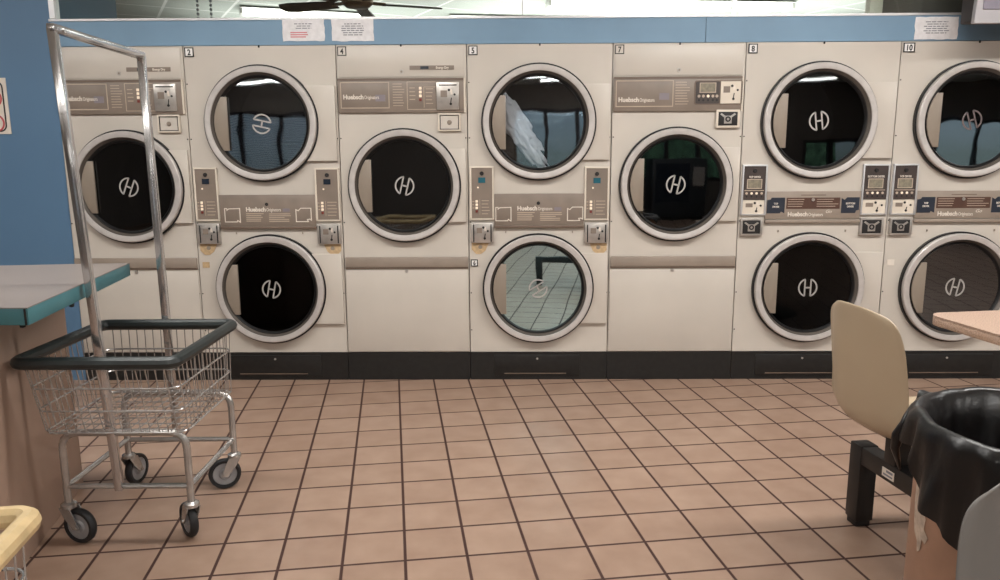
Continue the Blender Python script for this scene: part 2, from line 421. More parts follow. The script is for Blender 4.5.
def emblem_mesh(cx, cz, rot, y, R=.051, w=.0085):
    mb = MB(); c, s = math.cos(math.radians(rot)), math.sin(math.radians(rot))
    def T(p): return (cx+c*p[0]-s*p[1], cz+s*p[0]+c*p[1])
    for sg in (-1, 1):
        pts = []
        xb = .33*R; a0 = math.acos(xb/R)
        for k in range(15):
            a = -a0+2*a0*k/14; pts.append((sg*R*math.cos(a), R*math.sin(a)))
        pts.append((sg*xb, R*math.sin(a0))); pts.append((sg*xb, -R*math.sin(a0)))
        mb.ribbon([T(p) for p in pts], w, y, closed=True)
    mb.ribbon([T((-.33*R,0)), T((.33*R,0))], w*1.1, y)
    return mb

RD = .318
def add_door(root, cx, cz, W, rot, g, emb='emblem', hinge=True, tilt_plate=0.0):
    """a round glass door: ring > gasket, inner ring, seal, glass, pull, emblem; and its hinge cover"""
    S = lambda pr: [(r*.963, h) for r, h in pr]
    d = MB().lathe(S([(.286,-.003),(.321,-.003),(.323,-.030),(.3215,-.043),(.317,-.0465),(.291,-.0465),(.288,-.0455),(.286,-.036)]), (cx,0,cz), close=True, seg=80).build('door', M['steel'], root)
    MB().lathe(S([(.27,-.0015),(.332,-.0015),(.332,-.022),(.27,-.022)]), (cx,0,cz), close=True, seg=80).build('door_gasket', M['black'], d)
    MB().lathe(S([(.2875,-.034),(.287,-.040),(.270,-.018),(.270,-.006),(.2875,-.006)]), (cx,0,cz), close=True, seg=80).build('inner_ring', M['bezel'], d)
    MB().lathe(S([(.273,-.010),(.273,-.022),(.267,-.027),(.262,-.022),(.258,-.014),(.258,-.006)]), (cx,0,cz), close=True, seg=80).build('door_seal', M['black'], d)
    MB().prism([(cx+.2515*math.cos(2*PI*i/72), cz+.2515*math.sin(2*PI*i/72)) for i in range(72)], -.012, -.008).build('door_glass', g, d)
    # chord-shaped pull plate on the left of the glass
    R = .2585; a = math.asin(.146/R); xr = -.183
    poly = [(cx+xr,cz-.146)]
    poly += [(cx+xr, cz+.146)]
    for k in range(9):
        t = PI-a+2*a*k/8; poly.append((cx+R*math.cos(t), cz+R*math.sin(t)))
    MB().prism(poly, -.034, -.020).build('door_pull', M['handle'], d, bevel=.002)
    if emb: emblem_mesh(cx+.0, cz+.0, rot, -.0122).build('emblem', M[emb], d, merge=False)
    # hinge cover on the right
    hp = [(W-.012,cz-.205),(W-.012,cz+.205)]; ha = math.asin(.205/.295)
    hp += [(cx+.295*math.cos(ha-2*ha*k/16), cz+.295*math.sin(ha-2*ha*k/16)) for k in range(17)]
    MB().prism(hp, -.020, -.001).build('hinge_cover', M['cream2'], root, bevel=.0015)
    # drum behind the glass
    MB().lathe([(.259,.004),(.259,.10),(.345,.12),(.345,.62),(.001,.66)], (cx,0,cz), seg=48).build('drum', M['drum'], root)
    return d

def cabinet(root, W, holes, H=1.902, K=.168, parts=None):
    mb = MB(); g = .0025
    mb.holed(g, W-g, K, H, holes, 0)
    mb.box(g, .012, .001, .80, K, H); mb.box(W-.012, W-g, .001, .80, K, H); mb.box(g, W-g, .001, .8, H-.012, H); mb.box(g, W-g, .79, .80, K, H)
    c = mb.build('cabinet', M['cream'], root)
    sc = MB()
    for z in (.30, .52, .93, 1.40, 1.70):
        sc.disc(.010, -.0005, z, .004, 8, .002)
        if z in (.52, 1.40): sc.disc(W-.010, -.0005, z, .004, 8, .002)
    sc.build('screw', M['dark'], c)
    MB().box(W/2-.004, W/2+.004, -.006, 0, H-.010, H+.002).build('latch', M['dark'], c)
    return c

def kick(root, W, panel):
    k = MB().box(.0015, W-.0015, -.004, .80, 0, .1655).build('kick_plate', M['kick'], root)
    if panel:
        p = MB().prism(rr(.14, W-.16, .022, .150, .006), -.009, -.003).build('access_panel', M['kick'], root, bevel=.002)
        MB().disc(W*.49, -.009, .128, .006, 12, .003).build('panel_screw', M['coin'], p)
        MB().box(.2, W-.24, -.011, -.009, .036, .041).build('panel_lip', M['taupe_dark'], p)
    return k

def number_plate(root, x, z, s, size=.046):
    w = size; wd = w*(1.25 if len(s) > 1 else 1)
    p = MB().box(x, x+wd, -.004, 0, z-w, z).build('number_plate', M['plate'], root)
    MB().frame(x-.002, x+wd+.002, z-w-.002, z+.002, .005, -.0055, -.001).build('plate_border', M['ink_black'], p)
    text('lettering', s, w*.92, x+wd/2, -.004, z-w*.83, M['ink_black'], p, 'CENTER', .0012, .85)
    return p

def lines(mb, x0, x1, z1, n, dz, h, y, jag=.3, rng=random):
    for k in range(n):
        mb.box(x0, x1-(x1-x0)*jag*rng.random(), y-.0008, y, z1-k*dz-h, z1-k*dz)
    return mb

def coin_detail(p, x0, x1, z0, z1, y):
    """slot, return window and holes of a coin acceptor"""
    w, h = x1-x0, z1-z0
    d = MB()
    d.box(x0+.12*w, x0+.46*w, y-.001, y, z0+.50*h, z0+.80*h)
    d.build('coin_window', M['taupe'], p)
    d = MB()
    d.disc(x0+.56*w, y, z0+.82*h, .007, 12); d.disc(x0+.85*w, y, z0+.62*h, .006, 12)
    d.ribbon([(x0+.68*w, z0+.48*h), (x0+.64*w, z0+.22*h)], .005, y); d.disc(x0+.645*w, y, z0+.2*h, .007, 12)
    d.build('coin_slot', M['ink_black'], p)
    MB().ribbon([(x0+.66*w, z0+.85*h), (x0+.70*w, z0+.62*h)], .012, y).build('coin_chute', M['ink_white'], p)

def fit(o, x, w):
    m = max(v.co.x for v in o.data.vertices)
    for v in o.data.vertices: v.co.x = x+(v.co.x-x)*w/(m-x)
def brand(p, x, y, z, w=.195, size=.034):
    fit(text('lettering', 'Huebsch', size, x, y, z, M['ink_white'], p, 'LEFT', .0012), x, w*.58)
    fit(text('lettering', 'Originators', size*.80, x+w*.60, y, z, M['ink_white'], p, 'LEFT', .0002), x+w*.60, w*.42)

def old_controls(root, x0, x1, z0, z1, teal):
    """narrow taupe control strip with lock, display and buttons, in a pale frame"""
    f = MB().frame(x0,x1,z0,z1,.009,-.014,-.001).build('control_frame', M['coin_white'], root, bevel=.002)
    c = MB().box(x0+.008,x1-.008,-.010,-.001,z0+.008,z1-.008).build('control_panel', M['taupe'], root)
    xm = (x0+x1)/2
    MB().lathe([(.001,-.016),(.010,-.016),(.012,-.010)], (xm,0,z1-.04), seg=16).build('lock', M['ink_black'], c)
    MB().box(xm-.02,xm+.02,-.013,-.010,z1-.092,z1-.062).build('display', M['lcd_teal' if teal else 'lcd'], c)
    MB().disc(xm-.022,-.010,z1-.118,.005,10).build('indicator', M['white_btn'], c)
    xb = x0+.037
    for k in range(4):
        MB().box(xb-.007,xb+.007,-.015,-.010,z1-.203-k*.0185,z1-.189-k*.0185).build('button', M['white_btn' if k < 3 else 'red_btn'], c, bevel=.002)
    mb = MB(); mb.ribbon([(xb+.018,z1-.185),(xb+.018,z0+.03)], .002, -.010)
    lines(mb, xb+.028, x1-.018, z1-.19, 5, .0185, .004, -.010); lines(mb, x0+.012, xb-.012, z1-.194, 3, .0185, .004, -.010)
    mb.build('lettering', M['ink_tan'], c)
    # coin box below
    b = MB().box(x0+.003,x1-.003,-.022,-.001,z0-.130,z0-.014).build('coin_box', M['coin'], root, bevel=.003)
    xa, xc, za, zc = x0+.016, x1-.010, z0-.124, z0-.024
    MB().box(xa,xa+.006,-.0235,-.022,za,zc).build('coin_box_edge', M['ink_black'], b)
    MB().box(xc-.010,xc-.003,-.0235,-.022,za,zc).build('coin_box_edge', M['ink_black'], b)
    coin_detail(b, xa+.01, xc-.012, za, zc, -.0222)
    s = 1 if x0 < .3 else -1
    bx = x0 if s > 0 else x1
    br = MB().prism([(bx+s*.006,z0-.132),(bx+s*.104,z0-.132),(bx+s*.085,z0-.175),(bx+s*.06,z0-.195),(bx+s*.03,z0-.195),(bx+s*.006,z0-.17)][::s], -.004, -.0005).build('bracket', M['cream_tag'], root)
    MB().disc(bx+s*.055,-.004,z0-.155,.012,14).build('bracket_screw', M['handle'], br)

def new_controls(root, x0, x1, zt, word):
    """dark control strip with display over an ivory coin plate, silver frame, black coin box below"""
    f = MB().frame(x0,x1,zt-.284,zt,.009,-.014,-.001).build('control_frame', M['silver'], root, bevel=.002)
    c = MB().box(x0+.008,x1-.008,-.010,-.001,zt-.195,zt-.008).build('control_panel', M['ctl_dark'], root)
    xm = (x0+x1)/2
    MB().lathe([(.001,-.016),(.010,-.016),(.012,-.010)], (xm,0,zt-.034), seg=16).build('lock', M['ink_black'], c)
    text('lettering', word, .0155, xm, -.010, zt-.074, M['ink_white'], c, 'CENTER', .0003, .80)
    MB().frame(xm-.042,xm+.042,zt-.134,zt-.080,.004,-.012,-.010).build('display_rim', M['ink_tan'], c)
    MB().box(xm-.038,xm+.038,-.0115,-.010,zt-.130,zt-.084).build('display', M['lcd_grey'], c)
    MB().box(xm-.055,xm+.055,-.0112,-.010,zt-.146,zt-.142).build('divider', M['ink_tan'], c)
    for dx in (-.042,-.014,.014,.042):
        MB().disc(xm+dx,-.010,zt-.160,.007,10).build('button', M['ink_tan' if abs(dx) > .02 else 'white_btn'], c)
        MB().disc(xm+dx,-.010,zt-.178,.005,8).build('button', M['ink_black'], c)
    p = MB().box(x0+.010,x1-.010,-.010,-.001,zt-.276,zt-.199).build('coin_plate', M['coin_white'], root)
    coin_detail(p, x0+.012, x1-.012, zt-.274, zt-.201, -.010)
    a0, a1, z1 = x0+.002, x1-.016, zt-.300
    b = MB().frame(a0,a1,z1-.098,z1,.011,-.020,-.001).build('coin_box', M['coin'], root, bevel=.002)
    coin_lid(b, a0+.010, a1-.010, z1-.088, z1-.010)

def coin_lid(b, x0, x1, z0, z1):
    l = MB().box(x0,x1,-.016,-.001,z0,z1).build('coin_box_lid', M['ink_black'], b, bevel=.002)
    xm, zm = (x0+x1)/2, (z0+z1)/2-.002; k = (x1-x0)/.1
    MB().prism([(xm+p[0]*k, zm+p[1]*k) for p in ((-.019,-.022),(.019,-.022),(.019,.008),(.040,.024),(.033,.030),(.014,.017),(-.014,.017),(-.033,.030),(-.040,.024),(-.019,.008))], -.019, -.016).build('lid_emblem', M['coin'], b)
    MB().lathe([(.007*k,-.0215),(.014*k,-.0215),(.014*k,-.019),(.007*k,-.019)], (xm,0,zm), seg=18, close=True).build('lid_lock', M['ink_black'], b)

def stack_dryer(x0, W, label, kind, num, num2, gl_up, gl_lo, rot_up, rot_lo, emb_up='emblem', emb_lo='emblem', teal=False, tag2=None):
    root = empty('stacked_dryer', (x0,0,0), 0, label, 'dryer', 'cream coin dryers along the wall')
    cx = W*.494; cu, cl = 1.482, .546
    cabinet(root, W, [(cx,cu,.259),(cx,cl,.259)])
    kick(root, W, True)
    add_door(root, cx, cu, W, rot_up, gl_up, emb_up); add_door(root, cx, cl, W, rot_lo, gl_lo, emb_lo)
    number_plate(root, .012, 1.893, num)
    if num2: number_plate(root, .012, .713, num2, .036)
    elif tag2: MB().box(.022,.062,-.003,0,.672,.705).build('faded_tag', M[tag2], root)
    if kind == 'old':
        old_controls(root, .010, .144, .942, 1.243, teal); old_controls(root, W-.146, W-.008, .938, 1.238, teal)
        n = MB().box(.147,W-.149,-.012,-.001,.912,1.090).build('name_panel', M['taupe'], root, bevel=.002)
        MB().box(.147,W-.149,-.020,-.001,.896,.912).build('name_panel_ledge', M['taupe_dark'], n, bevel=.003)
        xm = W/2
        MB().lathe([(.001,-.016),(.008,-.016),(.010,-.012)], (xm-.005,0,1.036), seg=14).build('lock', M['ink_black'], n)
        brand(n, xm-.125, -.012, .996)
        MB().box(xm+.085,xm+.125,-.0128,-.012,.994,1.012).build('logo_patch', M['lav'], n)
        mb = MB(); rg = random.Random(3)
        lines(mb, xm-.125, xm-.015, .986, 5, .0105, .005, -.012, .4, rg); lines(mb, xm+.005, xm+.13, .984, 5, .0105, .005, -.012, .35, rg)
        mb.build('lettering', M['ink_tan'], n)
        for sg in (-1, 1):
            q = xm+sg*.203
            pts = [(-.043,.038),(-.030,.038),(-.030,.028),(-.020,.036),(.043,.038),(.043,-.025),(.043,-.040),(.028,-.030),(.024,-.038),(-.043,-.038),(-.043,.018)]
            if sg > 0: pts = [(-.043,.030),(-.043,-.038),(.026,-.038),(.020,-.026),(.034,-.024),(.043,-.030),(.043,.038),(-.015,.038),(-.030,.024)]
            MB().ribbon([(q+p[0], .975+p[1]) for p in pts], .0048, -.012, closed=True).build('arrow_outline', M['ink_white'], n, merge=False)
    else:
        new_controls(root, .010, .150, 1.245, 'TOP DRYER'); new_controls(root, W-.158, W-.010, 1.245, 'BOTTOM DRYER')
        n = MB().box(.147,W-.160,-.012,-.001,.940,1.096).build('name_panel', M['taupe_light'], root, bevel=.002)
        MB().box(.147,W-.160,-.020,-.001,.918,.938).build('name_panel_ledge', M['taupe_light'], n, bevel=.004)
        xm = (W-.013)/2; wn = W-.307
        for sg, wd in ((-1,'TOP\nDRYER'),(1,'BOTTOM\nDRYER')):
            q = xm+sg*(wn/2-.058)
            pl = [(-.050,-.044),(.025,-.044),(.030,-.034),(.050,-.044),(.050,.044),(-.025,.044),(-.030,.034),(-.050,.030)]
            if sg > 0: pl = [(-.050,-.044),(.030,-.044),(.034,-.030),(.050,-.026),(.050,.044),(-.020,.044),(-.034,.030),(-.050,.040)]
            h = MB().prism([(q+p[0], 1.017+p[1]) for p in pl], -.0135, -.012).build('direction_label', M['blue_dark'], n)
            text('lettering', wd, .0145, q, -.0135, 1.022, M['ink_white'], h, 'CENTER', .0003, .85)
        i = MB().box(xm-.150,xm+.150,-.0135,-.012,.998,1.060).build('information_panel', M['brown_info'], n)
        mb = MB(); rg = random.Random(5)
        lines(mb, xm-.142, xm-.03, 1.052, 4, .013, .003, -.0135, .3, rg); lines(mb, xm+.02, xm+.142, 1.052, 4, .013, .003, -.0135, .3, rg)
        mb.build('lettering', M['ink_tan'], i)
        MB().disc(xm-.002,-.0135,1.049,.009,14,.004).build('lock', M['coin'], i)
        MB().box(xm-.07,xm+.07,-.0128,-.012,1.072,1.077).build('lettering', M['taupe_dark'], n)
        brand(n, xm-.140, -.012, .956)
        text('lettering', 'Go', .026, xm+.07, -.012, .974, M['ink_white'], n, 'LEFT', 0, 1.1, .4)
    for dx in (-.19, .19): MB().box(W/2+dx-.003,W/2+dx+.003,-.006,0,.866,.878).build('pin', M['handle'], root)
    return root

def single_dryer(x0, W, label, kind, num, gl, rot, emb='emblem'):
    root = empty('single_dryer', (x0,0,0), 0, label, 'dryer', 'cream coin dryers along the wall')
    cx = W*.502; cz = 1.136
    cabinet(root, W, [(cx,cz,.259)])
    kick(root, W, False)
    add_door(root, cx, cz, W, rot, gl, emb)
    if num: number_plate(root, .012, 1.893, num)
    # top service panel
    t = MB().box(.012,W-.016,-.005,-.001,1.730,1.892).build('top_panel', M['cream2'], root, bevel=.002)
    MB().lathe([(.006,-.009),(.011,-.009),(.012,-.005)], (.50*W,0,1.759), seg=16).build('lock', M['coin'], t)
    MB().disc(.50*W,-.006,1.759,.006,10).build('keyhole', M['handle'], t)
    f = MB().box(.006,W-.010,-.014,-.001,1.538,1.724).build('control_fascia', M['taupe'], root, bevel=.003)
    MB().box(W-.018,W-.009,-.016,-.001,1.538,1.724).build('fascia_end', M['coin_white'], f)
    MB().box(.006,W-.018,-.017,-.014,1.712,1.724).build('fascia_lip', M['taupe_dark'], f)
    if kind == 'old':
        s = MB().box(.405,.650,-.008,-.005,1.768,1.791).build('cycle_strip', M['taupe'], t)
        MB().box(.465,.510,-.009,-.008,1.772,1.787).build('display', M['lcd'], s)
        text('lettering', 'Energy Dry', .017, .550, -.008, 1.7735, M['ink_white'], s, 'LEFT', .0006, .9)
        bx0, bx1, ix0, ix1 = .022, .288, .31, .375
    else:
        bx0, bx1, ix0, ix1 = .020, .332, .345, .425
    MB().ribbon([(bx0,1.565),(bx1,1.565),(bx1,1.702),(bx0,1.702)], .005, -.014, closed=True).build('name_frame', M['ink_tan'], f, merge=False)
    brand(f, bx0+.012, -.014, 1.613 if kind == 'old' else 1.59)
    MB().box(bx1-.075,bx1-.02,-.0148,-.014,1.60,1.636).build('logo_patch', M['lav'], f)
    mb = MB(); rg = random.Random(2)
    lines(mb, ix0, ix1, 1.695, 9, .0145, .004, -.014, .25, rg); mb.build('lettering', M['ink_tan'], f)
    if kind == 'old':
        MB().ribbon([(.548,1.704),(.390,1.704),(.390,1.556),(.548,1.556)], .004, -.014).build('button_frame', M['ink_tan'], f, merge=False)
        for k in range(4):
            MB().box(.455,.470,-.019,-.014,1.662-k*.0205,1.677-k*.0205).build('button', M['white_btn' if k < 3 else 'red_btn'], f, bevel=.002)
        mb = MB(); mb.ribbon([(.548,1.676),(.482,1.676),(.482,1.566)], .003, -.014)
        lines(mb, .402, .436, 1.674, 4, .0205, .005, -.014, .2, rg); lines(mb, .492, .540, 1.668, 5, .0195, .004, -.014, .3, rg)
        mb.build('lettering', M['ink_tan'], f)
        p = MB().box(.552,.676,-.024,-.014,1.552,1.701).build('coin_plate', M['coin'], f, bevel=.003)
        MB().box(.566,.664,-.0255,-.024,1.682,1.688).build('coin_plate_groove', M['dark'], f)
        coin_detail(p, .562, .668, 1.56, 1.68, -.024)
        b = MB().frame(.558,.682,1.437,1.535,.010,-.018,-.001).build('coin_box', M['coin_white'], root, bevel=.002)
        MB().frame(.567,.673,1.446,1.526,.004,-.0185,-.001).build('coin_box_edge', M['dark'], b)
        MB().box(.570,.670,-.014,-.001,1.449,1.523).build('coin_box_lid', M['cream2'], b)
        MB().lathe([(.001,-.022),(.010,-.022),(.013,-.014)], (.62,0,1.485), seg=16).build('lid_lock', M['handle'], b)
    else:
        MB().prism(rr(.448,.712,1.572,1.702,.012), -.016, -.013).build('control_surround', M['taupe_dark'], f)
        c = MB().prism(rr(.456,.586,1.578,1.696,.008), -.019, -.015).build('control_panel', M['ctl_dark'], f)
        MB().frame(.476,.566,1.636,1.690,.004,-.0205,-.019).build('display_rim', M['ink_tan'], c)
        MB().box(.480,.562,-.020,-.019,1.640,1.686).build('display', M['lcd_grey'], c)
        for dx in (.474,.498,.524,.550,.572):
            MB().disc(dx,-.019,1.618,.008,10).build('button', M['white_btn' if dx == .524 else 'ink_tan'], c)
            MB().disc(dx,-.019,1.596,.006,10).build('button', M['ink_black'], c)
        p = MB().box(.592,.702,-.020,-.015,1.578,1.696).build('coin_plate', M['coin_white'], f)
        coin_detail(p, .594, .700, 1.58, 1.692, -.020)
        b = MB().frame(.574,.704,1.447,1.545,.012,-.020,-.001).build('coin_box', M['coin_white'], root, bevel=.002)
        coin_lid(b, .585, .693, 1.458, 1.534)
    # ledge and lower service panel
    l = MB().prism([(.008,.672),(W-.006,.672),(W-.006,.732),(.008,.732)], -.018, -.001).build('ledge', M['taupe_light'], root, bevel=.006)
    MB().box(.008,W-.006,-.012,-.001,.662,.673).build('ledge_painted_shade', M['taupe_dark'], l)  # darker strip painted in for the shade under the ledge
    lp = MB().box(.008,W-.008,-.007,-.001,.172,.660).build('lower_panel', M['cream'], root, bevel=.002)
    MB().disc(.50*W,-.007,.650,.010,14,.006).build('lower_panel_lock', M['coin'], lp)
    return root

single_dryer(-.330, .723, 'cream single dryer at the left end, seen through the hanging rack of the wire cart', 'old', None, M['g_mid'], -22)
stack_dryer(.393, .842, 'cream double-stacked dryer with a number 2 plate at its top left', 'old', '2', None, M['g_bright'], M['g_dark'], 78, -12, tag2='cream_tag')
single_dryer(1.235, .720, 'cream single-door dryer with a number 4 plate and a blank lower panel', 'old', '4', M['g_mid'], -14)
stack_dryer(1.955, .802, 'cream double-stacked dryer with number 5 and 6 plates and laundry behind its upper glass', 'old', '5', '6', M['g_clear'], M['g_blue'], 0, -58, emb_up=None, teal=True)
single_dryer(2.757, .727, 'cream single-door dryer with a number 7 plate and a white square coin panel', 'new', '7', M['g_mid'], -12)
stack_dryer(3.484, .841, 'cream double-stacked dryer with a number 8 plate and blue direction labels', 'new', '8', None, M['g_mid'], M['g_dark'], 8, 0)
stack_dryer(4.325, .841, 'cream double-stacked dryer with a number 10 plate, cut off by the right edge', 'new', '10', None, M['g_bright'], M['g_mid'], 18, -10, emb_up='emblem_faint', tag2='ink_white')

# laundry inside the upper door of number 5
def cloth(name, c, size, m, label, seed, rot=(0,0,0), amp=.35, fr=2.3):
    bm = bmesh.new(); bmesh.ops.create_icosphere(bm, subdivisions=5, radius=1)
    from mathutils import noise
    for v in bm.verts:
        p = v.co.copy()
        n = noise.noise(p*fr+Vector((seed,0,0)))*amp + noise.noise(p*fr*2.6+Vector((0,seed,0)))*amp*.45 - abs(noise.noise(Vector((p.x*5+p.z*3, p.y*5, seed))))*.22
        v.co = p*(1+n)
        v.co = Vector((v.co.x*size[0], v.co.y*size[1], v.co.z*size[2]))
    for f in bm.faces: f.smooth = True
    me = bpy.data.meshes.new(name); bm.to_mesh(me); bm.free(); me.materials.append(m)
    o = bpy.data.objects.new(name, me); COL.objects.link(o); o.location = c; o.rotation_euler = rot
    return tag(o, label, 'laundry')
cloth('white_laundry', (2.235,.055,1.455), (.235,.04,.062), M['cloth_white'], 'white rumpled garment tumbling behind the upper glass of dryer 5', 3.1, (0,math.radians(56),0), .45, 2.6)
cloth('brown_laundry', (2.205,.15,1.345), (.15,.05,.10), M['cloth_brown'], 'brown garment below the white one behind the glass of dryer 5', 8.7, (0,.5,0))
cloth('navy_laundry', (2.15,.17,1.475), (.06,.05,.09), M['cloth_navy'], 'dark navy garment beside the white one at the left of dryer 5 glass', 5.2)

# ------------------------------------------------------------------ notices and sign
def notice(x0, x1, z0, z1, label, red, seed):
    rg = random.Random(seed); y = -.002
    pts = []
    n = 9
    for k in range(n): pts.append((x0+(x1-x0)*k/n, z0+rg.uniform(-.002,.002)))
    for k in range(5): pts.append((x1+rg.uniform(-.003,.003), z0+(z1-z0)*k/5))
    for k in range(n): pts.append((x1-(x1-x0)*k/n, z1+rg.uniform(-.002,.002)))
    for k in range(5): pts.append((x0+rg.uniform(-.003,.003), z1-(z1-z0)*k/5))
    o = MB().prism(pts, y-.0015, y).build('paper_notice', M['paper'])
    tag(o, label, 'notice', 'white paper notices on the blue fascia')
    mb = MB(); w = x1-x0; h = z1-z0; xm = (x0+x1)/2
    for k in range(6):
        hw = w*rg.uniform(.16,.30); zz = z1-h*(.2+.1*k)
        if red and k >= 3: continue
        x = xm-hw
        while x < xm+hw:
            l = rg.uniform(.008,.03); mb.box(x, min(x+l, xm+hw), y-.0024, y-.0015, zz-.0045, zz); x += l+.005
    mb.build('printed_lines', M['ink_grey'], o)
    if red:
        mb = MB()
        for k in range(3): mb.box(x0+w*.18, x0+w*rg.uniform(.5,.62), y-.0024, y-.0015, z0+h*(.16+.1*k), z0+h*(.16+.1*k)+.006)
        mb.build('red_lines', M['ink_red'], o)
notice(.951,1.180,1.925,2.040,'crumpled white paper notice with red lines at the bottom, taped above dryer 2', True, 1)
notice(1.219,1.449,1.923,2.038,'crumpled white paper notice with grey print only, taped above dryer 4', False, 2)
notice(4.388,4.619,1.912,2.028,'flat white paper notice taped above dryer 10, left of the monitor', False, 3)

sg = MB().box(-.99,-.606,-.006,-.001,1.435,1.740).build('wall_sign', M['ink_white'])
tag(sg, 'white sign with black border and red circles on the blue wall at left', 'sign')
MB().ribbon(rr(-.97,-.628,1.450,1.722,.035), .008, -.006, closed=True).build('border', M['ink_black'], sg)
for zz in (1.495, 1.63):
    c = [(-.685+.045*math.cos(2*PI*k/28), zz+.045*math.sin(2*PI*k/28)) for k in range(28)]
    MB().ribbon(c, .010, -.006, closed=True).build('red_circle', M['sign_red'], sg)

# ------------------------------------------------------------------ monitor at the top right
tv = empty('hanging_monitor', (4.9,-.3,1.94), 0, 'pale grey hanging monitor above dryer 10 in the top right corner', 'monitor')
mb = MB(); mb.add([(-.372,-.0,.005),(.372,0,.005),(.345,0,.50),(-.345,0,.50),(-.36,.05,.01),(.36,.05,.01),(.335,.05,.49),(-.335,.05,.49)],
    [(3,2,1,0),(4,5,6,7),(0,1,5,4),(1,2,6,5),(2,3,7,6),(3,0,4,7)])
mb.build('bezel', M['tv'], tv, bevel=.006)
MB().box(-.335,.335,-.008,.01,.072,.46).build('screen', M['tv_screen'], tv, bevel=.004)
MB().box(-.33,.33,.045,.20,.03,.46).build('casing', M['tv_dark'], tv, bevel=.01)
MB().box(-.03,.03,.09,.15,.455,ZC-1.94).build('ceiling_bracket', M['tv_dark'], tv)

# ------------------------------------------------------------------ folding counter at the left
ct = empty('folding_counter', (.5,-1.8,0), 0, 'beige folding counter with pale top and teal edge at the far left', 'counter')
def rel(p): return (p[0]-.5, p[1]+1.8)
top = [rel(p) for p in ((-.40,-2.302),(.868,-2.302),(.714,-1.425),(.16,-1.50),(-.40,-1.56))]
o = MB().slab(top, .852, .8985).build('counter_edge', M['teal'], ct, bevel=.002)
tin = [(x*1.0,y) for x, y in top]
MB().slab(tin, .8985, .9015).build('counter_top', M['laminate'], ct)
kb = MB(); kb.box(.858-.5,.863-.5,-2.3045+1.8,-2.302+1.8,.853,.898); kb.build('edge_joint', M['dark'], ct)
bs = [rel(p) for p in ((-.35,-2.25),(.650,-2.25),(.455,-1.445),(-.35,-1.52))]
MB().slab(bs, 0, .852).build('counter_base', M['base'], ct, bevel=.003)
for p in ((.835,-2.28),(.806,-1.99)):
    q = rel(p); MB().lathe([(.001,-.012),(.007,-.010),(.008,0)], (q[0],q[1],.852), axis='z', seg=12).build('bolt', M['dark'], ct)

